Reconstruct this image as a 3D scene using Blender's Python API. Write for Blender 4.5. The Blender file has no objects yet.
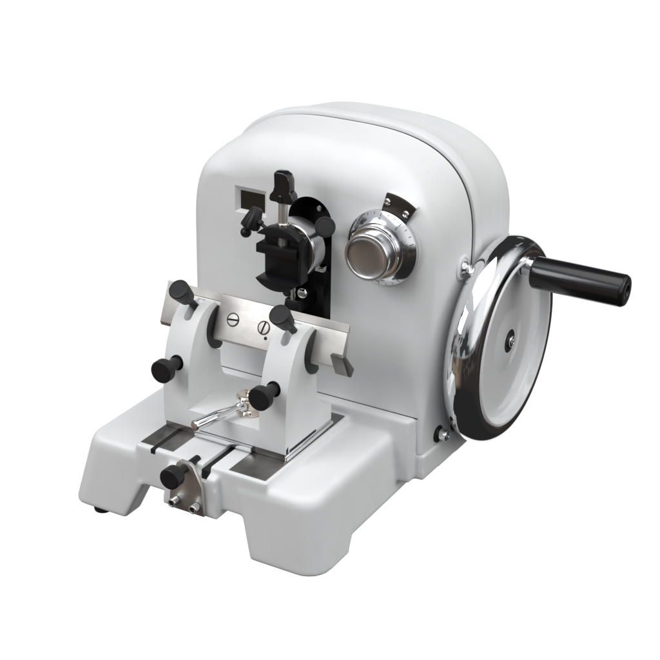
import bpy, bmesh, math, random
from mathutils import Vector, Matrix
random.seed(7)
PI = math.pi
SC = bpy.context.scene
COL = SC.collection
# ---------------------------------------------------------------- units: shapes are written in centimetres
OX, OZ = 12.5, 10.3
def W(p):
    return Vector(((p[0] + OX) * .01, p[1] * .01, (p[2] + OZ) * .01))

# ---------------------------------------------------------------- materials
def mat(name, base, rough=.5, metal=0., coat=0., coat_rough=.1, spec=.5):
    m = bpy.data.materials.new(name); m.use_nodes = True
    b = m.node_tree.nodes['Principled BSDF']
    b.inputs['Base Color'].default_value = (*base, 1)
    b.inputs['Roughness'].default_value = rough
    b.inputs['Metallic'].default_value = metal
    b.inputs['Coat Weight'].default_value = coat
    b.inputs['Coat Roughness'].default_value = coat_rough
    b.inputs['Specular IOR Level'].default_value = spec
    return m
def N(m, t, **kw):
    n = m.node_tree.nodes.new(t)
    for k, v in kw.items(): setattr(n, k, v)
    return n
def bsdf(m): return m.node_tree.nodes['Principled BSDF']
def bump(m, scale, strength, dist=.0002, stretch=None, detail=3, rough_var=None, base_var=None):
    L = m.node_tree.links
    tc = N(m, 'ShaderNodeTexCoord'); mp = N(m, 'ShaderNodeMapping')
    if stretch: mp.inputs['Scale'].default_value = stretch
    L.new(tc.outputs['Object'], mp.inputs['Vector'])
    nz = N(m, 'ShaderNodeTexNoise'); nz.inputs['Scale'].default_value = scale; nz.inputs['Detail'].default_value = detail
    L.new(mp.outputs['Vector'], nz.inputs['Vector'])
    bp = N(m, 'ShaderNodeBump'); bp.inputs['Strength'].default_value = strength; bp.inputs['Distance'].default_value = dist
    L.new(nz.outputs['Fac'], bp.inputs['Height']); L.new(bp.outputs['Normal'], bsdf(m).inputs['Normal'])
    if rough_var:
        mr = N(m, 'ShaderNodeMapRange'); mr.inputs['To Min'].default_value = rough_var[0]; mr.inputs['To Max'].default_value = rough_var[1]
        L.new(nz.outputs['Fac'], mr.inputs['Value']); L.new(mr.outputs['Result'], bsdf(m).inputs['Roughness'])
    if base_var:
        cr = N(m, 'ShaderNodeMix', data_type='RGBA')
        cr.inputs['A'].default_value = (*base_var[0], 1); cr.inputs['B'].default_value = (*base_var[1], 1)
        n2 = N(m, 'ShaderNodeTexNoise'); n2.inputs['Scale'].default_value = base_var[2]; n2.inputs['Detail'].default_value = 5
        L.new(tc.outputs['Object'], n2.inputs['Vector'])
        mr = N(m, 'ShaderNodeMapRange'); mr.inputs['From Min'].default_value = .3; mr.inputs['From Max'].default_value = .7
        L.new(n2.outputs['Fac'], mr.inputs['Value']); L.new(mr.outputs['Result'], cr.inputs['Factor'])
        L.new(cr.outputs['Result'], bsdf(m).inputs['Base Color'])
    return m
PAINT = bump(mat('white_enamel', (.76, .765, .765), .5, spec=.42), 750, .16, .0002, rough_var=(.42, .58), base_var=((.735, .74, .74), (.785, .79, .79), 22))
SPK = N(PAINT, 'ShaderNodeTexNoise'); SPK.inputs['Scale'].default_value = 170; SPK.inputs['Detail'].default_value = 1
SPR = N(PAINT, 'ShaderNodeMapRange'); SPR.inputs['From Min'].default_value = .82; SPR.inputs['From Max'].default_value = .86
SPM = N(PAINT, 'ShaderNodeMix', data_type='RGBA'); SPM.inputs['B'].default_value = (.55, .54, .53, 1)
PL = PAINT.node_tree.links; PL.new(bsdf(PAINT).inputs['Base Color'].links[0].from_socket, SPM.inputs['A'])
PL.new([n for n in PAINT.node_tree.nodes if n.type == 'TEX_COORD'][0].outputs['Object'], SPK.inputs['Vector']); PL.new(SPK.outputs['Fac'], SPR.inputs['Value']); PL.new(SPR.outputs['Result'], SPM.inputs['Factor']); PL.new(SPM.outputs['Result'], bsdf(PAINT).inputs['Base Color'])
DISCP = mat('gloss_white_enamel', (.80, .805, .81), .2, coat=.6, coat_rough=.04)
CHROME = bump(mat('chrome', (.86, .87, .88), .035, 1.), 90, .02, .0001, rough_var=(.015, .075))
SATIN = bump(mat('turned_chrome', (.74, .74, .75), .24, 1.), 300, .04, .0001)
CHROME2 = bump(mat('satin_chrome', (.78, .79, .80), .14, 1.), 700, .05, .0001, stretch=(1, 1, 1))
STEEL = bump(mat('brushed_steel', (.62, .60, .57), .45, 1.), 600, .35, .0001, stretch=(.10, 2.5, 2.5), rough_var=(.40, .58), base_var=((.56, .54, .51), (.66, .64, .615), 90))
STRIP = bump(mat('ground_steel', (.24, .232, .222), .42, 1.), 420, .12, .0001, stretch=(.25, 2.5, 1), rough_var=(.3, .5), base_var=((.19, .183, .175), (.29, .28, .268), 70))
BRONZE = mat('nickelled_brass', (.78, .69, .60), .13, 1.)
BLACK = bump(mat('black_plastic', (.011, .011, .012), .45, spec=.35), 1200, .15, .0001, rough_var=(.36, .5))
GLOSSB = mat('black_bakelite', (.008, .008, .009), .2, coat=.15, coat_rough=.08)
CAST = bump(mat('blackened_steel', (.006, .006, .007), .4, 0., spec=.35), 700, .12, .0001, rough_var=(.3, .46))
CRADLE = bump(mat('dark_grey_steel', (.05, .05, .052), .4, .6), 700, .1, .0001)
DARK = mat('dark_cavity', (.006, .006, .006), .7)  # near-black for joints and for shade coloured into slots, holes and gaps
GLASS = mat('dark_window', (.016, .015, .010), .25)
RUBBER = mat('rubber', (.012, .012, .012), .7)
GASKET = mat('gasket', (.02, .021, .02), .7)
PLATEB = mat('dark_brown_plate', (.022, .016, .013), .4)
INK = mat('engraving_ink', (.02, .02, .02), .6)

# ---------------------------------------------------------------- mesh helpers
def new_obj(name, verts, faces, m, parent=None, mats=None):
    me = bpy.data.meshes.new(name)
    me.from_pydata([W(v) for v in verts], [], faces)
    for k in (mats or [m]): me.materials.append(k)
    o = bpy.data.objects.new(name, me); COL.objects.link(o)
    bm = bmesh.new(); bm.from_mesh(me)
    bmesh.ops.remove_doubles(bm, verts=bm.verts, dist=1e-7)
    bmesh.ops.recalc_face_normals(bm, faces=bm.faces)
    bm.to_mesh(me); bm.free()
    if parent: o.parent = parent
    return o
def finish(o, bevel=0., seg=3, ang=30, smooth=35):
    me = o.data
    if bevel:
        bm = bmesh.new(); bm.from_mesh(me)
        es = [e for e in bm.edges if len(e.link_faces) == 2 and e.calc_face_angle(0) > math.radians(ang)]
        bmesh.ops.bevel(bm, geom=es, offset=bevel * .01, segments=seg, profile=.5, affect='EDGES', clamp_overlap=True)
        bm.to_mesh(me); bm.free()
    me.shade_smooth()
    me.set_sharp_from_angle(angle=math.radians(smooth))
    return o
class MB:
    def __init__(s): s.v, s.f = [], []
    def add(s, v, f):
        k = len(s.v); s.v += [tuple(p) for p in v]; s.f += [[i + k for i in q] for q in f]
    def box(s, x0, x1, y0, y1, z0, z1):
        v = [(x, y, z) for z in (z0, z1) for y in (y0, y1) for x in (x0, x1)]
        s.add(v, [(0, 2, 3, 1), (4, 5, 7, 6), (0, 1, 5, 4), (2, 6, 7, 3), (0, 4, 6, 2), (1, 3, 7, 5)]); return s
    def hexa(s, bot, top):      # two quads of 3-D points
        s.add(list(bot) + list(top), [(3, 2, 1, 0), (4, 5, 6, 7)] + [(i, (i + 1) % 4, 4 + (i + 1) % 4, 4 + i) for i in range(4)]); return s
    def prism(s, poly, a0, a1, axis, a1poly=None):
        def P(p, a):
            if axis == 'x': return (a, p[0], p[1])
            if axis == 'y': return (p[0], a, p[1])
            return (p[0], p[1], a)
        n = len(poly); q = a1poly or poly
        s.add([P(p, a0) for p in poly] + [P(p, a1) for p in q],
              [list(range(n))[::-1], list(range(n, 2 * n))] + [(i, (i + 1) % n, n + (i + 1) % n, n + i) for i in range(n)]); return s
    def lathe(s, prof, org, ax, seg=64, flute=None, closed=False):
        ax = Vector(ax).normalized(); t = Vector((0, 0, 1)) if abs(ax.z) < .8 else Vector((0, 1, 0))
        u = t.cross(ax).normalized(); w = ax.cross(u); org = Vector(org)
        v, f = [], []; n = len(prof)
        for (r, h) in prof:
            for k in range(seg):
                a = 2 * PI * k / seg; rr = r
                if flute and flute[0] <= h <= flute[1]: rr = r * (1 - flute[3] * (.5 - .5 * math.cos(a * flute[2])))
                v.append(org + ax * h + (u * math.cos(a) + w * math.sin(a)) * rr)
        for i in range(n - (0 if closed else 1)):
            j = (i + 1) % n
            for k in range(seg):
                k2 = (k + 1) % seg
                f.append((i * seg + k, i * seg + k2, j * seg + k2, j * seg + k))
        if not closed:
            f.append(list(range(seg))[::-1]); f.append(list(range((n - 1) * seg, n * seg)))
        s.add(v, f); return s
    def build(s, name, m, parent=None, bevel=0., seg=3, ang=30, smooth=35):
        return finish(new_obj(name, s.v, s.f, m, parent), bevel, seg, ang, smooth)
def lathe(name, prof, org, ax, m, parent=None, seg=64, flute=None, smooth=35, closed=False):
    return MB().lathe(prof, org, ax, seg, flute, closed).build(name, m, parent, smooth=smooth)
def rp(pts, r=.1, n=4):
    """round the inner corners of a lathe profile"""
    out = [pts[0]]
    for a, b, c in zip(pts, pts[1:], pts[2:]):
        a, b, c = Vector(a), Vector(b), Vector(c)
        d1, d2 = (a - b), (c - b); q = min(r, d1.length * .45, d2.length * .45)
        if d1.length < 1e-6 or d2.length < 1e-6: out.append(tuple(b)); continue
        p, e = b + d1.normalized() * q, b + d2.normalized() * q
        for i in range(n + 1):
            t = i / n; out.append(tuple((1 - t) ** 2 * p + 2 * t * (1 - t) * b + t * t * e))
    out.append(pts[-1]); return out
def bake(o):
    dg = bpy.context.evaluated_depsgraph_get(); dg.update()
    me = bpy.data.meshes.new_from_object(o.evaluated_get(dg))
    old = o.data; o.modifiers.clear(); o.data = me; me.name = o.name
    bpy.data.meshes.remove(old)
def boolean(o, cutters, op='DIFFERENCE'):
    for c in cutters:
        md = o.modifiers.new('b', 'BOOLEAN'); md.operation = op; md.object = c; md.solver = 'EXACT'
    bake(o)
    for c in cutters:
        me = c.data; bpy.data.objects.remove(c); bpy.data.meshes.remove(me)
def part(name, parent):
    o = bpy.data.objects.new(name, None); COL.objects.link(o); o.parent = parent; o.empty_display_size = .01; return o
def cutter(mb):
    return new_obj('cut', mb.v, mb.f, DARK)
def arcpts(cx, cz, r, a0, a1, n):
    return [(cx + r * math.cos(math.radians(a0 + (a1 - a0) * i / n)), cz + r * math.sin(math.radians(a0 + (a1 - a0) * i / n))) for i in range(n + 1)]

# ---------------------------------------------------------------- the microtome
ROOT = bpy.data.objects.new('rotary_microtome', None); COL.objects.link(ROOT); ROOT.empty_display_size = .05
ROOT['label'] = 'white enamelled rotary microtome with a chrome handwheel, black knobs and a steel feed dial'
ROOT['category'] = 'microtome'

# ---- base casting
b = MB()
def rrect(x0, x1, y0, y1, rl, rr):
    """plan outline of an arm: rounded front corners, square at the back"""
    p = [(x1, y1), (x0, y1)]
    p += [(x0 + rl - rl * math.cos(a * PI / 20), y0 + rl - rl * math.sin(a * PI / 20)) for a in range(11)]
    p += [(x1 - rr + rr * math.sin(a * PI / 20), y0 + rr - rr * math.cos(a * PI / 20)) for a in range(11)]
    return p
def loft(mb, levels):
    n = len(levels[0][1]); v = [(p[0], p[1], z) for z, pl in levels for p in pl]; f = []
    for i in range(len(levels) - 1):
        for k in range(n):
            k2 = (k + 1) % n; f.append((i * n + k, i * n + k2, (i + 1) * n + k2, (i + 1) * n + k))
    f.append(list(range(n))[::-1]); f.append(list(range((len(levels) - 1) * n, len(levels) * n))); mb.add(v, f)
TOPZ = -1.72
def xr(z): return -2.0 + (TOPZ - z) * .115
def xl(z): return -26.75 - (TOPZ - z) * .29
def yf(z): return -16.2 - (TOPZ - z) * .04
CH = ((-2.6, 0), (-2.25, .07), (-1.98, .2), (-1.80, .42), (-1.73, .65), (TOPZ, .9))
def arm(side, lev, inner, yb):
    out = []
    for z, q in lev:
        if side > 0: q *= .85; out.append((z, rrect(inner(z), xr(z) - q, yf(z) + q, yb(z), .3, 2.3)))
        else: q *= .5; out.append((z, rrect(xl(z) + q, inner(z), yf(z) + q, yb(z), 1.9, .3)))
    loft(b, out)
arm(-1, ((-5.1, 0),) + CH, lambda z: -20.6, lambda z: .6)
arm(-1, ((-7.9, 0), (-4.8, 0)), lambda z: -25.4, lambda z: .6)
arm(-1, ((-9.3, .12), (-9.15, 0), (-4.9, 0)), lambda z: -22.3 + (z + 9.3) * .5, lambda z: -13.9)
arm(-1, ((-9.3, .12), (-9.15, 0), (-4.9, 0)), lambda z: -25.4, lambda z: -10.4)
arm(1, ((-7.9, 0),) + CH, lambda z: -8.4 - (z + 9.3) * .22, lambda z: 1.9 if z < -3 else .6)
arm(1, ((-9.3, .12), (-9.15, 0), (-4.9, 0)), lambda z: -8.4 - (z + 9.3) * .22, lambda z: -10.8 + (z + 9.3) * .55)
# deck and front boss, riser, rear block under the housing
b.box(-21.0, -6.75, -16.15, .6, -5.15, -1.05)
b.hexa([(-17.5, -17.05, -5.85), (-11.5, -17.05, -5.85), (-11.5, -13, -5.85), (-17.5, -13, -5.85)],
       [(-17.1, -16.9, -1.9), (-11.7, -16.9, -1.9), (-11.9, -14.5, -1.15), (-17.0, -14.5, -1.15)])
b.hexa([(-26.4, -1.25, -6.5), (-.15, -1.25, -6.5), (.05, 2, -6.5), (-26.4, 2, -6.5)],
       [(-26.2, -1.1, 0), (-.55, -1.1, 0), (0.0, .6, 0), (-26.2, .6, 0)])
b.hexa([(-26.6, -.02, -6.5), (.8, -.02, -6.5), (1.2, 9.6, -6.5), (-27, 9.6, -6.5)],
       [(-26.6, .03, -3.78), (.8, .03, -3.78), (1.2, 9.9, -3.78), (-27, 9.9, -3.78)])
b.box(-26.5, .6, 8, 17.2, -5.6, -3.8)
base = new_obj('base', b.v, b.f, PAINT, ROOT)
rm = base.modifiers.new('r', 'REMESH'); rm.mode = 'VOXEL'; rm.voxel_size = .0014; rm.use_smooth_shade = True
sm = base.modifiers.new('s', 'SMOOTH'); sm.factor = .6; sm.iterations = 14
bake(base)
boolean(base, [cutter(MB().box(-13.45, -12.6, -20, -.5, -2.3, 2)),
               cutter(MB().box(-24.6, -1.4, .1, 30, -3.70, 3))])
for s in base.data.polygons: s.use_smooth = True
base.data.set_sharp_from_angle(angle=math.radians(40))
for (x, y, z0) in ((-26.1, -14.9, -9.2), (-5.5, -11.9, -9.2), (-21, 12, -5.5), (-6, 12, -5.5)):
    lathe('rubber_foot', rp([(.02, -10.28), (.85, -10.28), (1.0, z0)], .15) + [(.02, z0)], (x, y, 0), (0, 0, 1), RUBBER, base, 32)
# ground steel strips let into the deck
sl = MB().box(-20.75, -17.1, -15.6, -1.15, -1.5, -.985); o = new_obj('guide_strip', sl.v, sl.f, STRIP, base)
boolean(o, [cutter(MB().box(-19.2, -18.72, -20, -2, -1.35, 0))]); finish(o, .05, 2)
MB().box(-10.95, -7.1, -15.75, -1.15, -1.5, -.985).build('guide_strip', STRIP, base, .05, 2)
MB().box(-19.19, -18.73, -16.19, -3, -1.5, -1.035).build('strip_slot', DARK, base)
MB().box(-13.42, -12.63, -16.4, -3, -2.29, -1.38).build('feed_channel_shade', DARK, base)  # dark insert, put in for the shade of the channel

# ---- housing
CX, HW, HB, Z0, NE = -12.5, 13.5, 11.15, 14.0, 2.95
def outline(nseg=72):
    pts = []
    for i in range(14): pts.append((HW, -3.7 + (Z0 + 3.7) * i / 14, 1, 0))
    for i in range(nseg + 1):
        a = PI * i / nseg; c, s = math.cos(a), math.sin(a)
        u = HW * math.copysign(abs(c) ** (2 / NE), c); z = Z0 + HB * abs(s) ** (2 / NE)
        nx = math.copysign((abs(u) / HW) ** (NE - 1) / HW, u); nz = ((z - Z0) / HB) ** (NE - 1) / HB
        l = math.hypot(nx, nz) or 1; pts.append((u, z, nx / l, nz / l))
    for i in range(13, -1, -1): pts.append((-HW, -3.7 + (Z0 + 3.7) * i / 14, -1, 0))
    return pts
def sstep(a, b_, x):
    t = min(1, max(0, (x - a) / (b_ - a))); return t * t * (3 - 2 * t)
OUT = outline()
def shell(rings):           # rings: functions (pt) -> (y, inset); closed front and back
    v, f = [], []; n = len(OUT)
    for g in rings:
        for p in OUT:
            y, q = g(p); v.append((CX + p[0] - p[2] * q, y, p[1] - p[3] * q))
    for i in range(len(rings) - 1):
        for k in range(n):
            k2 = (k + 1) % n
            f.append((i * n + k, i * n + k2, (i + 1) * n + k2, (i + 1) * n + k))
    f.append(list(range(n))[::-1]); f.append(list(range((len(rings) - 1) * n, len(rings) * n)))
    return v, f
YS = 8.0
def fil(p):
    r = 1.45 + 1.9 * sstep(.45, 1.0, abs(p[3]))
    return .25 + (r - .25) * sstep(-1.5, 4, p[1])
def draft(p, y): return (.5 + .25 * sstep(.4, 1, p[3])) * max(0, 1 - y / YS)
def ring(i, n=10):
    def g(p):
        r = fil(p); a = PI / 2 * i / n
        y = r * (1 - math.sin(a)); q = r * (1 - math.cos(a))
        return y, q + draft(p, y)
    return g
rings = [ (lambda p: (0, fil(p) + draft(p, 0) + .12)) ] + [ring(i) for i in range(10, -1, -1)]
rings += [(lambda p, k=k: (fil(p) + (YS - fil(p)) * k / 6, draft(p, fil(p) + (YS - fil(p)) * k / 6))) for k in range(1, 7)]
rings = rings[:-1] + [lambda p: (YS - .06, .02), lambda p: (YS, .08), lambda p: (YS, .9)]
v, f = shell(rings)
housing = new_obj('housing', v, f, PAINT, ROOT, mats=[PAINT, DARK, GLASS])
slot = [(-9.65, 6.2), (-9.65, 17.5)] + arcpts(-12.0, 17.5, 2.35, 0, 180, 40)[1:] + [(-14.35, 6.2)]
cs = cutter(MB().prism(slot, -1, 4.5, 'y'))
wo = [(-20.3, 16.85), (-16.75, 16.85), (-16.75, 19.5), (-20.3, 19.5)]; wi = [(-19.95, 17.08), (-17.22, 17.08), (-17.22, 18.95), (-19.95, 18.95)]
def lerp2(a, b_, t): return [(p[0] + (q[0] - p[0]) * t, p[1] + (q[1] - p[1]) * t) for p, q in zip(a, b_)]
cw = cutter(MB().prism(lerp2(wo, wi, -1), -.5, .5, 'y', wi))
boolean(housing, [cs, cw])
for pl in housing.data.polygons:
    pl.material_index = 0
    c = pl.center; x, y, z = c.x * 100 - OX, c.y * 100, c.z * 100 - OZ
    if -14.5 < x < -9.5 and y > .05 and y < 4.6 and z < 20 and abs(pl.normal.y) <= 1 and z > 6.0 and (y < 4.55) and not (y >= 7.9): pl.material_index = 1  # slot pocket walls coloured dark, standing in for the unlit hollow interior
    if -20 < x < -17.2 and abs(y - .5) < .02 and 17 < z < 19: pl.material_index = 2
finish(housing, smooth=30)
# dial boss: the round flat the dial and its index plate sit on
lathe('dial_boss', [(3.62, 3.2), (3.62, .3), (3.6, .05), (3.5, -.04), (3.4, -.06), (.05, -.06)], (-4.15, 0, 16.6), (0, 1, 0), PAINT, housing, 96)
bossp = arcpts(-4.15, 16.6, 5.17, 88, 53.5, 12) + arcpts(-4.15, 16.6, 2.5, 50, 90, 6)
MB().prism(bossp, -.055, 3.2, 'y').build('index_boss', PAINT, housing, .06, 3, 40)
MB().box(-25, -.02, -.05, .05, -.03, .05).build('foot_seam', DARK, housing)
MB().box(-.01, .045, .12, .2, -3.7, .0).build('foot_seam', DARK, housing)
# side lock hole with chrome plug, levelling bolts
lathe('lock_plug', [(1.3, -.6), (1.3, .05), (1.18, .16), (1.0, .18), (.92, .05), (.86, -.35), (.02, -.35)], (.86, 6.35, 13.4), (1, 0, 0), PAINT, housing, 48)
pl_ = lathe('chrome_plunger', rp([(.05, -.5), (.72, -.5), (.72, .2), (.46, .5), (.46, .8), (.02, .8)], .1), (.90, 6.4, 13.35), (1, 0, 0), CHROME, housing, 32)
for y, z, xb in ((3.2, -2.75, .72), (6.6, -2.95, .93)):
    lathe('bolt_recess', [(.86, -.3), (.86, .10), (.78, .12), (.02, .02)], (xb, y - .1, z), (1, 0, 0), DARK, housing, 32)
    bo = lathe('side_bolt', rp([(.02, 0), (.55, 0), (.55, .95), (.5, 1.02), (.36, 1.02), (.34, .6), (.02, .6)], .05), (xb, y, z), (1, 0, 0), CHROME2, housing, 6 * 8)

# ---- rear cover with its flange
XC = -.15                                       # the cover sits a little to the left of the housing
def so(p): return (1 - abs(p[3]))                # 1 on the side walls, 0 on top
FL = -.36
rc = [lambda p: (YS + .30, .9), lambda p: (YS + .30, FL + .08), lambda p: (YS + .33, FL + .02), lambda p: (YS + .40, FL), lambda p: (YS + 1.7, FL), lambda p: (YS + 1.95, FL + .04),
      lambda p: (YS + 2.1, FL + .16), lambda p: (YS + 2.3, FL + .22)]
YE = 18.9
def taper(p, t): return FL + .22 + t * (.95 - .95 * so(p))
for k in range(1, 5): rc.append(lambda p, k=k: (10.3 + 6.1 * k / 4, taper(p, k / 4)))
for i in range(1, 9):
    def g(p, i=i):
        a = PI / 2 * i / 8; return (16.4 + 2.5 * math.sin(a), taper(p, 1) + 2.5 * (1 - math.cos(a)))
    rc.append(g)
rc.append(lambda p: (YE, 3.6))
v, f = shell(rc); v = [(p[0] + XC, p[1], p[2]) for p in v]
rear = finish(new_obj('rear_cover', v, f, PAINT, ROOT), smooth=32)
gv, gf = shell([lambda p: (YS - .02, .07), lambda p: (YS + .32, .07)])
finish(new_obj('seam_gasket', gv, gf, GASKET, rear))

# ---- feed dial
dial = part('feed_dial', ROOT)
DC = (-4.15, 0, 16.6); FY = (0, -1, 0)
lathe('scale_ring', [(.1, .07), (3.5, .07), (3.56, .16), (3.56, .62), (3.5, .70), (2.72, 1.5), (2.6, 1.53), (.1, 1.53)], DC, FY, CHROME2, dial, 128)
lathe('dial_collar', rp([(.1, 1.4), (2.52, 1.5), (2.52, 2.3), (2.2, 2.34), (.1, 2.34)], .05), DC, FY, CHROME2, dial, 128)
lathe('dial_knob', [(.1, 2.2), (2.1, 2.3), (2.12, 3.1), (2.2, 3.2), (2.2, 3.5), (2.16, 3.58), (2.08, 3.62), (1.98, 3.62)] + [(1.9 * math.cos(k * PI / 24) + .01, 3.60 - .26 * math.sin(k * PI / 24)) for k in range(13)], DC, FY, SATIN, dial, 128)
def on_cone(ang, r, lift=.012):
    a = math.radians(ang); t = (3.5 - r) / .78; y = -(.70 + t * .80) - lift
    return Vector((DC[0] + r * math.cos(a), y, DC[2] + r * math.sin(a)))
mk = MB()
for i in range(30):
    a = 90 + i * 12; r1 = 3.16 if i % 3 == 0 else 3.3; w = .5
    p = [on_cone(a - w, 3.47), on_cone(a + w, 3.47), on_cone(a + w * 3.47 / r1, r1), on_cone(a - w * 3.47 / r1, r1)]
    q = [on_cone(a - w, 3.47, -.05), on_cone(a + w, 3.47, -.05), on_cone(a + w * 3.47 / r1, r1, -.05), on_cone(a - w * 3.47 / r1, r1, -.05)]
    mk.hexa(q, p)
mk.build('scale_mark', INK, dial)
for i in range(10):
    tx = bpy.data.curves.new('t', 'FONT'); tx.body = str(i * 5); tx.size = .0046; tx.align_x = 'CENTER'; tx.align_y = 'CENTER'; tx.extrude = .00015; tx.offset = .00004
    to = bpy.data.objects.new('t', tx); COL.objects.link(to)
    bpy.context.view_layer.update()
    me = bpy.data.meshes.new_from_object(to.evaluated_get(bpy.context.evaluated_depsgraph_get())); bpy.data.objects.remove(to)
    a = math.radians(90 - i * 36)
    rad = Vector((math.cos(a), 0, math.sin(a))); tan = Vector((math.sin(a), 0, -math.cos(a)))
    up = (rad + Vector((0, 0.80 / .78, 0))).normalized(); nrm = tan.cross(up)
    c = W(on_cone(90 - i * 36, 2.95, .012))
    me.transform(Matrix.Translation(c) @ Matrix((tan, up, nrm)).transposed().to_4x4())
    me.materials.append(INK); o = bpy.data.objects.new('scale_numeral', me); COL.objects.link(o); o.parent = dial
# index plate above the dial
idx = MB()
ip = [(-4.5, 20.0)] + arcpts(-4.15, 16.6, 5.15, 89, 55, 8) + [(-1.85, 19.25)] + arcpts(-4.15, 16.6, 3.52, 52, 93, 8)
ip = arcpts(-4.15, 16.6, 5.2, 88, 53, 10) + arcpts(-4.15, 16.6, 3.3, 50, 96, 10)
index = idx.prism(ip, -.28, -.06, 'y').build('index_plate', PLATEB, ROOT, .03, 2)
for x, z in ((-3.85, 20.98), (-1.95, 20.15)):
    q = MB().lathe([(.02, .27), (.34, .27), (.34, .36), (.25, .46), (.12, .48), (.11, .36), (.02, .36)], (x, 0, z), FY, 24)
    q.build('index_screw', CHROME2, index)

# ---- handwheel
wheel = part('handwheel', ROOT)
WX, WY, WZ, RC, RT = 3.0, 11.25, 4.72, 8.92, 1.56
prof = [(RC + RT * math.cos(2 * PI * i / 64), (1.95 if i < 32 else RT) * math.copysign(abs(math.sin(2 * PI * i / 64)) ** (.88 if i < 32 else 1), math.sin(2 * PI * i / 64))) for i in range(64)]
prof = [(max(r_, 8.3) if x_ > -.25 else r_, x_) for r_, x_ in prof]
lathe('chrome_rim', prof, (WX, WY, WZ), (1, 0, 0), CHROME, wheel, 180, closed=True, smooth=60)
disc = lathe('wheel_disc', rp([(.05, -.9), (7.6, -.9), (8.6, -.3), (8.5, 1.86), (8.32, 2.0), (8.12, 1.98), (7.95, 1.5), (7.7, 1.1), (7.2, .98), (3.2, .95), (1.9, 1.12), (1.0, 1.15), (.9, 1.1), (.05, 1.1)], .12, 4), (WX, WY, WZ), (1, 0, 0), DISCP, wheel, 160, smooth=40)
lathe('hub_recess', [(.75, 1.0), (1.2, 1.14), (1.12, 1.19), (.9, 1.16), (.02, 1.13)], (WX, WY, WZ), (1, 0, 0), DARK, wheel, 40)
lathe('hub_screw', rp([(.02, 1.0), (.58, 1.0), (.58, 1.45), (.4, 1.52), (.3, 1.52), (.28, 1.3), (.02, 1.3)], .06), (WX, WY, WZ), (1, 0, 0), CHROME, wheel, 32)
lathe('wheel_shaft', [(.02, -3), (1.9, -3), (1.9, -.8), (.02, -.8)], (WX, WY, WZ), (1, 0, 0), CHROME2, wheel, 48)
HP = (0, 12.62, 12.30)
lathe('crank_grip_ferrule', rp([(.02, 3.9), (1.05, 3.9), (1.05, 4.5), (.92, 4.6), (.92, 5.75), (.02, 5.75)], .08), HP, (1, 0, 0), CHROME2, wheel, 40)
HG = (0, 12.62, 11.84)
lathe('crank_grip', rp([(.02, 5.62), (1.42, 5.62), (1.58, 5.8), (1.6, 9), (1.58, 14.6), (1.38, 14.9), (.62, 14.92), (.55, 14.7), (.02, 14.7)], .1), HG, (1, 0, 0), GLOSSB, wheel, 96)
lathe('grip_screw', [(.02, 14.6), (.5, 14.6), (.5, 14.78), (.3, 14.86), (.26, 14.72), (.02, 14.72)], HG, (1, 0, 0), CAST, wheel, 24)

# ---- stop plate on the front boss
pp = [(-16.35, -5.55), (-12.55, -5.55), (-12.75, -2.6), (-13.65, -.75), (-14.0, -.5), (-15.0, -.45), (-15.35, -.7), (-16.1, -2.8)]
stop = MB().prism(pp, -17.5, -17.08, 'y').build('stop_plate', STEEL, ROOT, .025, 2)
for x in (-15.5, -13.25):
    lathe('socket_screw', rp([(.02, .1), (.42, .1), (.42, .82), (.38, .88), (.24, .88), (.22, .5), (.02, .5)], .05), (x, -17.45, -4.62), FY, CHROME2, stop, 32)
    lathe('screw_socket', [(.21, .52), (.215, .8), (.02, .52)], (x, -17.45, -4.62), FY, DARK, stop, 6)
def knob(name, org, ax, parent, r=1.08, L=1.5, neck=.5, back=1.2, m=BLACK):
    """turned knob: neck from -back to 0, head from 0 to L with its cap outwards"""
    pr = [(.02, -back), (neck, -back), (neck, -.1), (neck * 1.12, .12), (r * .86, .34), (r, .55), (r, L - .14)] + [(r - .14 + .14 * math.cos(a * PI / 8), L - .14 + .14 * math.sin(a * PI / 8)) for a in range(1, 5)] + [(r * .6, L - .015), (.02, L - .03)]
    return lathe(name, pr, org, ax, m, parent, 96, flute=(.5, L - .13, 32, .035))
knob('stop_knob', (-14.5, -18.4, -1.05), FY, stop, 1.0, 1.6, .42, 1.4)
lathe('stop_spindle', rp([(.02, -2.6), (.36, -2.6), (.36, 1.0), (.02, 1.0)], .06), (-14.5, -18.0, -1.05), FY, CAST, stop, 32)

# ---- knife holder
UX = ((-20.6, -17.8), (-10.1, -7.3))
arc = arcpts(-6.6, 8.0, 2.22, 97, 252, 26)      # (y,z) cradle arc, top to bottom over the front
hp = [(-12.0, -.3), (-12.0, 3.0), (-11.9, 4.8), (-11.65, 6.2), (-11.25, 7.5), (-10.75, 8.6), (-10.15, 9.5), (-9.5, 10.15), (-8.8, 10.55), (-8.0, 10.72), (-7.35, 10.7)] \
    + arc + [(-6.6, 5.5), (-6.55, 4.2), (-6.3, 3.3), (-5.8, 2.5), (-5.1, 1.9), (-4.3, 1.55), (-3.7, 1.5), (-3.7, -.3)]
hb = MB().prism(hp, UX[0][0], UX[1][1], 'x')
holder = new_obj('knife_holder', hb.v, hb.f, PAINT, ROOT)
boolean(holder, [cutter(MB().box(UX[0][1], UX[1][0], -20, 5, 1.5, 20))])
finish(holder, .1, 3, 40)
cl = []
d45 = Vector((0, -.707, .707)); e45 = Vector((0, .707, .707))
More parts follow.
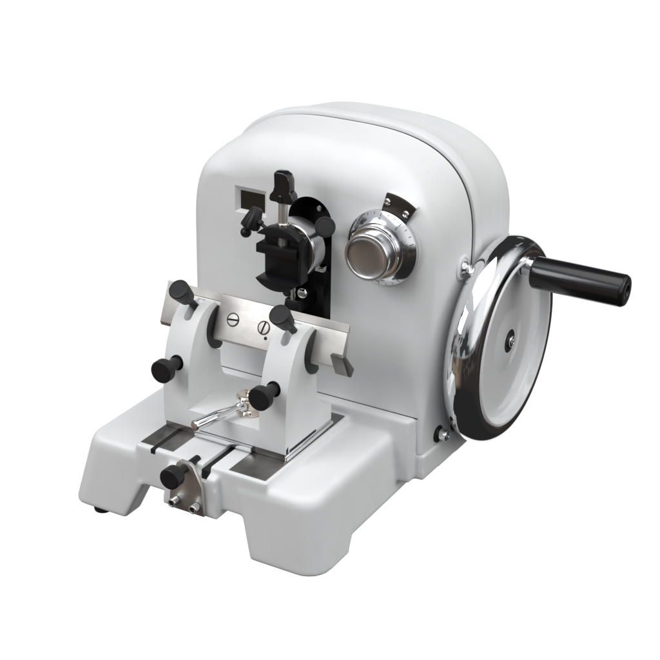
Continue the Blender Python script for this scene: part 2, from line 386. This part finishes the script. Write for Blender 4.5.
for i, (xc, yc, zc) in enumerate(((-19.15, -9.2, 10.2), (-8.72, -9.25, 10.2))):
    # U-groove for the clamp screw, cut along the 45 degree axis
    pts = []
    for k in range(25):
        a = 2 * PI * k / 24
    ring2 = [(.42 * math.cos(a), .42 * math.sin(a) - .72) for a in [PI + PI * k / 12 for k in range(13)]] + [(.42, 1.6), (-.42, 1.6)]
    mb = MB(); n = len(ring2); vv = []
    for h in (-1.0, 4):
        for (u, w) in ring2:
            p = Vector((xc, yc, zc)) + Vector((1, 0, 0)) * u + e45 * w + d45 * h; vv.append(p)
    mb.add(vv, [list(range(n))[::-1], list(range(n, 2 * n))] + [(k, (k + 1) % n, n + (k + 1) % n, n + k) for k in range(n)])
    cl.append(cutter(mb))
for xc in (-19.2, -8.75):
    cl.append(cutter(MB().lathe([(.02, -1.6), (.74, -1.6), (.74, 2), (.02, 2)], (xc, -11.8, 5.85), FY, 40)))
boolean(holder, cl)
for pl in holder.data.polygons: pl.use_smooth = True
holder.data.set_sharp_from_angle(angle=math.radians(32))
for (x, y, z) in ((-19.3, -9.62, 11.52), (-8.42, -9.95, 11.65)):
    pr = [(.02, -2.6), (.34, -2.6), (.34, -.2), (.58, -.05), (.74, .1), (.95, 1.55), (.97, 1.9)] + [(.83 + .14 * math.cos(a * PI / 8), 1.9 + .14 * math.sin(a * PI / 8)) for a in range(1, 5)] + [(.5, 2.035), (.02, 2.03)]
    lathe('clamp_knob', pr, (x, y, z), d45, BLACK, holder, 96, flute=(0, 1.9, 28, .04))
for xc in (-19.2, -8.75):
    knob('tilt_knob', (xc, -12.95, 5.9), FY, holder, 1.1, 1.35, .56, 2.4)
    lathe('knob_bore', [(.02, 1.45), (.735, 1.45), (.735, .05), (.70, .05), (.70, 1.4), (.02, 1.4)], (xc, -11.75, 5.85), (0, 1, 0), DARK, holder, 40)
for x0, x1 in ((-20.45, -17.72), (-10.18, -7.22)):
    half = arcpts(-6.62, 8.0, 2.2, 97, 268, 30) + [(-6.3, 6.0), (-6.5, 9.8)]
    MB().prism(half, x0, x1, 'x').build('tilting_cradle', CRADLE, holder, .03, 2)
# dovetail slide below the holder
MB().box(-7.42, -7.16, -11.95, -3.5, -.98, -.55).build('slide_rail', CHROME2, holder, .05, 2)
MB().box(-7.6, -7.28, -11.9, -3.75, -.62, -.32).build('slide_rail', CHROME2, holder, .05, 2)
MB().box(-7.5, -7.268, -11.3, -6.6, -.30, -.08).build('slide_gap', DARK, holder)
MB().prism([(-11.9, -.35), (-11.55, -.35), (-11.55, .35), (-11.9, .2)], -7.4, -7.28, 'x').build('slide_gap', DARK, holder)
MB().box(-20.5, -7.4, -11.9, -3.75, -.97, -.31).build('slide_block', STRIP, holder, .04, 2)
MB().box(-17.0, -10.75, -12.35, -11.8, -.85, -.34).build('gib_plate', CHROME2, holder, .05, 2)
# clamping lever and its nut
HX, HY = -12.75, -9.5
lathe('lever_nut', rp([(.02, 1.5), (1.2, 1.5), (1.25, 1.7), (1.1, 1.95), (.95, 2.1), (.95, 2.9), (1.15, 3.0), (1.2, 3.25), (1.05, 3.45), (.45, 3.5), (.02, 3.5)], .06), (HX, HY, 0), (0, 0, 1), BRONZE, holder, 6 * 9)
lathe('lever_cap_screw', rp([(.02, 3.4), (.5, 3.4), (.5, 3.75), (.35, 3.85), (.02, 3.85)], .05), (HX + .1, HY + .1, 0), (0, 0, 1), BRONZE, holder, 24)
tip = Vector((-14.75, -15.6, 2.2)); hub = Vector((HX - .25, HY - .8, 2.55)); dv = tip - hub
lathe('clamp_lever', rp([(.02, 0), (.34, 0), (.36, .5), (.30, .7), (.34, 1.2), (.52, 3.0), (.55, dv.length - .15), (.47, dv.length), (.02, dv.length)], .06), hub, dv, CHROME, holder, 48)
lathe('lever_collar', rp([(.02, -.1), (.62, -.1), (.66, .1), (.62, .25), (.02, .25)], .06), hub, dv, CHROME, holder, 32)

# ---- specimen clamp in front of the slot
clamp = part('specimen_clamp', ROOT)
CCX, CCZ = -12.45, 15.2
def segment(z0, top, r=3.0, xlim=2.3):
    h = z0 - CCZ; a = math.degrees(math.asin(h / r))
    return arcpts(CCX, CCZ, r, a, 180 - a, 24) if top else arcpts(CCX, CCZ, r, 180 - a, 360 + a, 24)
MB().prism(segment(17.35, True, 3.12), -5.1, -4.0, 'y').build('upper_jaw_plate', CAST, clamp, .06, 2)
MB().prism(segment(13.15, False), -5.45, -3.5, 'y').build('lower_jaw', CAST, clamp, .06, 2)
MB().box(-14.55, -10.35, -3.85, -3.35, 13.0, 17.3).build('clamp_back', CAST, clamp, .05, 2)
MB().box(-10.45, -10.2, -4.7, -3.36, 13.0, 17.3).build('clamp_cheek', CAST, clamp, .04, 2)
MB().box(-14.7, -10.55, -5.15, -3.3, 15.55, 16.4).build('moving_jaw', CAST, clamp, .05, 2)
lathe('clamp_spindle', rp([(.02, 16.0), (.42, 16.0), (.42, 20.8), (.02, 20.8)], .04), (-12.45, -4.1, 0), (0, 0, 1), STEEL, clamp, 32)
lathe('spindle_collar', rp([(.02, 18.1), (.55, 18.1), (.55, 18.45), (.45, 18.55), (.02, 18.55)], .06), (-12.45, -4.1, 0), (0, 0, 1), BRONZE, clamp, 32)
wk = MB()
wk.lathe(rp([(.02, 20.5), (.6, 20.5), (.66, 20.6), (.62, 21.2), (.4, 21.4), (.02, 21.4)], .08), (-12.45, -4.1, 0), (0, 0, 1), 40)
fin = [(-13.55, 20.55), (-13.7, 20.75), (-13.6, 21.15), (-13.25, 21.55), (-13.12, 22.0), (-13.16, 23.2), (-13.05, 23.4), (-12.2, 23.42), (-11.75, 23.2), (-11.5, 22.7), (-11.5, 21.6), (-11.2, 21.3), (-11.1, 20.8), (-11.3, 20.5)]
fin2 = [(p[0] * .94 + -12.4 * .06, p[1] - (.05 if p[1] > 22 else 0)) for p in fin]
wk.prism(fin2, -4.65, -4.1, 'y', fin); wk.prism(fin, -4.1, -3.55, 'y', fin2)
wk.build('wing_knob', GLOSSB, clamp, .10, 4, 40, 50)
# chrome ball-joint drum behind the vise
lathe('chrome_drum', rp([(.02, 1.0), (2.6, 1.0), (2.78, 1.2), (2.78, 3.0), (2.7, 3.2), (.02, 3.22)], .12), (-12.35, -.1, 15.5), FY, SATIN, clamp, 96)
lathe('drum_stem', [(.02, -2.6), (1.3, -2.6), (1.3, 1.1), (.02, 1.1)], (-12.2, -.1, 15.4), FY, CAST, clamp, 48)
axr = Vector((.50, -.72, .48)).normalized(); kc = Vector((-8.85, -2.7, 18.35))
lathe('orientation_knob', [(.02, -2.4), (.3, -2.4), (.3, -.7), (.55, -.5), (.86, -.3), (.95, -.2), (.95, .12), (.9, .2), (.8, .22), (.76, .17), (.02, .19)], kc, axr, BLACK, clamp, 64)
la = Vector((-.30, -.25, -.95)).normalized(); lk = Vector((-15.85, -3.0, 18.9))
lathe('orientation_knob', [(.02, 0), (.46, 0), (.56, .08), (.78, .9), (.95, 1.75), (.9, 1.95), (.02, 2.0)], lk, la, BLACK, clamp, 60, flute=(.0, 1.95, 10, .10), smooth=50)
lathe('knob_shaft', rp([(.02, -.1), (.3, -.1), (.3, .75), (.17, .8), (.17, 2.2), (.02, 2.2)], .04), lk + la * 1.05 + Vector((.3, 0, 0)), (.8, -.1, -.42), CAST, clamp, 24)
lathe('lever_ball', [(.02, -.52)] + [(.52 * math.sin(PI * i / 12), -.52 * math.cos(PI * i / 12)) for i in range(1, 12)] + [(.02, .52)], (-17.15, -3.0, 16.3), (0, -.7, .7), BLACK, clamp, 32)
lathe('ball_stem', [(.02, 0), (.13, 0), (.13, 1.4), (.02, 1.4)], (-17.1, -3.0, 16.5), (.45, .1, .9), CAST, clamp, 16)
# carriage seen inside the slot
car = part('feed_carriage', ROOT)
MB().box(-14.3, -9.7, 2.6, 3.6, 6.3, 17.9).build('carriage_plate', CAST, car, .05, 2)
MB().box(-11.3, -10.5, 1.5, 2.7, 6.4, 12.2).build('carriage_guide', CAST, car, .08, 2)
MB().hexa([(-13.45, -2.4, 8.95), (-11.75, -2.4, 8.95), (-11.75, 1.2, 8.95), (-13.45, 1.2, 8.95)], [(-13.35, -2.2, 10.2), (-11.85, -2.2, 10.2), (-11.85, 1.2, 10.2), (-13.35, 1.2, 10.2)]).build('carriage_block', CAST, car, .1, 2)
lathe('carriage_screw', rp([(.02, 0), (.28, 0), (.28, 1.6), (.02, 1.6)], .05), (-12.65, -1.9, 10.1), (0, 0, 1), CHROME2, car, 24)
lathe('carriage_pin', rp([(.02, 0), (.48, 0), (.48, .7), (.3, .8), (.02, .8)], .05), (-11.7, -1.4, 10.9), (.2, -1, .2), CHROME, car, 24)
lathe('carriage_pin', rp([(.02, 0), (.5, 0), (.5, .5), (.38, .56), (.02, .5)], .05), (-13.2, -1.6, 10.75), (-.1, -1, .2), CAST, car, 24)
lathe('carriage_pin', rp([(.02, 0), (.3, 0), (.3, .4), (.02, .4)], .05), (-12.3, 2.6, 18.0), (0, -1, 0), CHROME2, car, 24)
MB().box(-11.1, -9.9, -1.0, -.2, 13.1, 13.6).build('drum_bracket', CHROME2, car, .04, 2)

# ---------------------------------------------------------------- the knife lying in the cradles
KN = bpy.data.objects.new('microtome_knife', None); COL.objects.link(KN); KN.empty_display_size = .02
KN['label'] = 'long brushed steel knife clamped across the two white uprights with two slotted screws'
KN['category'] = 'knife'
bf, tf = Vector((-8.02, 7.28)), Vector((-6.35, 11.2)); along = (tf - bf).normalized(); back = Vector((along.y, -along.x))
def kp(s, d): return tuple(bf + along * s + back * d)
LK = (tf - bf).length
MB().prism([kp(.3, 0), kp(LK - .78, 0), kp(LK - .78, .38), kp(.0, 1.15), kp(0, .3)], -23.75, -4.15, 'x').build('knife_back', STEEL, KN, .03, 2)
MB().prism([kp(LK - .74, .05), kp(LK, .0), kp(LK, .05), kp(LK - .74, .42)], -23.75, -4.1, 'x').build('cutting_edge', STEEL, KN)
MB().prism([kp(LK - .83, .06), kp(LK - .70, .06), kp(LK - .73, .36), kp(LK - .79, .36)], -23.6, -4.25, 'x').build('edge_joint', DARK, KN)
pp_ = MB().prism([kp(.18, -.34), kp(LK - .02, -.30), kp(LK + .05, -.16), kp(LK + .03, -.02), kp(LK - .9, -.015), kp(.0, -.015), kp(-.02, -.22)], -17.45, -10.3, 'x').build('pressure_plate', STEEL, KN, .03, 2)
nf = Vector((0, -back.x, -back.y))
for x, s in ((-15.75, 2.15), (-12.4, 2.12)):
    p = kp(s, -.33); c = Vector((x, p[0], p[1]))
    q = new_obj('slotted_screw', *(lambda m_: (m_.v, m_.f))(MB().lathe([(.02, -.1), (.56, -.1), (.56, .03), (.5, .08), (.02, .1)], c, nf, 40)), CHROME2, pp_)
    sa = .1 if x < -14 else 1.35
    u = Vector((math.cos(sa), 0, 0)) + Vector((0, along.x, along.y)) * math.sin(sa); w = u.cross(nf)
    mb = MB(); P = lambda a, b_, h: c + u * a + w * b_ + nf * h
    mb.hexa([P(-.7, -.09, .0), P(.7, -.09, .0), P(.7, .09, .0), P(-.7, .09, .0)], [P(-.7, -.09, .3), P(.7, -.09, .3), P(.7, .09, .3), P(-.7, .09, .3)])
    boolean(q, [cutter(mb)]); finish(q)
    q.data.materials.clear(); q.data.materials.append(STEEL); q.data.materials.append(DARK)
    for pl in q.data.polygons:
        dv_ = (pl.center - W(c)) * 100; h = dv_.dot(nf); pl.material_index = 1 if -.05 < h < .062 and (dv_ - nf * h).length < .49 else 0
    lathe('screw_seat', [(.66, -.02), (.66, .006), (.54, .006), (.54, -.02)], c, nf, CAST, pp_, 40, closed=True)
p = kp(1.22, -.335); lathe('peg_hole', [(.02, -.02), (.17, -.02), (.17, .012), (.02, .012)], (-12.0, p[0], p[1]), nf, DARK, pp_, 20)
MB().prism([(-9.0, 9.15), (-7.95, 6.9), (-7.3, 6.55), (-6.75, 7.15), (-8.5, 9.2)], -4.6, -3.3, 'x').build('end_stop', STRIP, KN, .05, 2)

# ---------------------------------------------------------------- camera
R = ((0.8688530841791339, 0.4948053554614203, 0.016185744317276762), (0.2156902586794079, -0.3489084666941835, -0.9119981327721696), (-0.4456142170344398, 0.795883497803423, -0.4098748924988841))
cd = bpy.data.cameras.new('camera'); cam = bpy.data.objects.new('camera', cd); COL.objects.link(cam); SC.camera = cam
cd.sensor_width = 36; cd.lens = 1487.04 / 660 * 36; cd.clip_start = .05; cd.clip_end = 100
rx, rd, rf = Vector(R[0]), Vector(R[1]), Vector(R[2])
M = Matrix((rx, -rd, -rf)).transposed().to_4x4(); M.translation = W((53.37424248, -112.58972983, 64.91583461)); cam.matrix_world = M

# ---------------------------------------------------------------- studio surroundings (world) and lamps
wd = bpy.data.worlds.new('World'); SC.world = wd; wd.use_nodes = True
nt = wd.node_tree; L = nt.links; bg = nt.nodes['Background']
def wn(t, **kw):
    n = nt.nodes.new(t)
    for k, v_ in kw.items(): setattr(n, k, v_)
    return n
tc = wn('ShaderNodeTexCoord'); DIR = tc.outputs['Generated']
def dot(vec):
    n = wn('ShaderNodeVectorMath', operation='DOT_PRODUCT'); L.new(DIR, n.inputs[0]); n.inputs[1].default_value = Vector(vec).normalized(); return n.outputs['Value']
def ramp(val, a, b_, smooth=True):
    n = wn('ShaderNodeMapRange', interpolation_type='SMOOTHSTEP' if smooth else 'LINEAR'); L.new(val, n.inputs['Value'])
    n.inputs['From Min'].default_value = a; n.inputs['From Max'].default_value = b_; return n.outputs['Result']
def mul(a, b_):
    n = wn('ShaderNodeMath', operation='MULTIPLY'); L.new(a, n.inputs[0]); L.new(b_, n.inputs[1]); return n.outputs[0]
def mix(fac, a, b_):
    n = wn('ShaderNodeMix', data_type='RGBA'); L.new(fac, n.inputs['Factor'])
    for k, q in (('A', a), ('B', b_)):
        if isinstance(q, tuple): n.inputs[k].default_value = (*q, 1)
        else: L.new(q, n.inputs[k])
    return n.outputs['Result']
z = dot((0, 0, 1)); fr = dot((0, -1, 0)); le = dot((-1, -.3, 0))
nz = wn('ShaderNodeTexNoise'); nz.inputs['Scale'].default_value = 3.2; nz.inputs['Detail'].default_value = 6; L.new(DIR, nz.inputs['Vector'])
n2_ = wn('ShaderNodeTexNoise'); n2_.inputs['Scale'].default_value = 5.5; n2_.inputs['Detail'].default_value = 4; L.new(DIR, n2_.inputs['Vector'])
# room: grey walls, pale ceiling, dark trees and window frames beyond, a wooden board low in front, darkness under it
c = mix(ramp(z, .25, .9), (.34, .35, .365), (.62, .64, .67))
tree = ramp(nz.outputs['Fac'], .47, .53)
c = mix(mul(tree, mul(ramp(z, -.1, .02), ramp(z, .55, .35))), c, (.035, .04, .04))
c = mix(mul(ramp(nz.outputs['Fac'], .36, .44), ramp(dot((.15, .8, .7)), .62, .80)), c, (.03, .03, .03))
c = mix(mul(ramp(dot((1, .05, .35)), .45, .8), ramp(z, -.02, .1)), c, (.95, .96, .98))  # bright patch on the right, added to light the wheel disc
c = mix(ramp(z, -.03, -.09), c, (.02, .02, .02))
brown = mix(ramp(dot((1, .25, 0)), -.45, .05), (.25, .185, .14), (.03, .026, .024))
brown = mix(mul(ramp(n2_.outputs['Fac'], .50, .60), ramp(z, -.50, -.2)), brown, (.09, .075, .065))
c = mix(mul(ramp(dot((.7, -.7, 0)), -.78, -.5), mul(ramp(z, -.03, -.09), ramp(z, -.62, -.50))), c, brown)
# the white backdrop behind and below the machine
c = mix(ramp(dot((-.4456, .796, -.41)), .79, .85), c, (1.04, 1.04, 1.04))
L.new(c, bg.inputs['Color']); bg.inputs['Strength'].default_value = 1.0
def area(name, loc, target, sx, sy, watts, col=(1, 1, 1)):
    l = bpy.data.lights.new(name, 'AREA'); l.shape = 'RECTANGLE'; l.size = sx; l.size_y = sy; l.energy = watts; l.color = col
    o = bpy.data.objects.new(name, l); COL.objects.link(o); o.location = loc
    o.rotation_euler = (Vector(target) - Vector(loc)).to_track_quat('-Z', 'Y').to_euler(); return o
area('overhead_softbox', (.25, -.15, 1.5), (0, 0, .15), 1.3, 1.3, 8.8, (1, .995, .98))
area('window_light', (-.9, -1.7, 1.45), (0, 0, .15), 1.0, 1.0, 22, (.985, .99, 1))

area('side_fill_light', (1.75, .35, 1.0), (0, .05, .15), .8, .8, 5.5, (1, .99, .97))  # added fill light from the right, brightens the wheel disc

SC.render.engine = 'CYCLES'
SC.view_settings.view_transform = 'Standard'; SC.view_settings.look = 'None'; SC.view_settings.exposure = 0; SC.view_settings.gamma = 1
SC.cycles.max_bounces = 8; SC.cycles.use_denoising = True
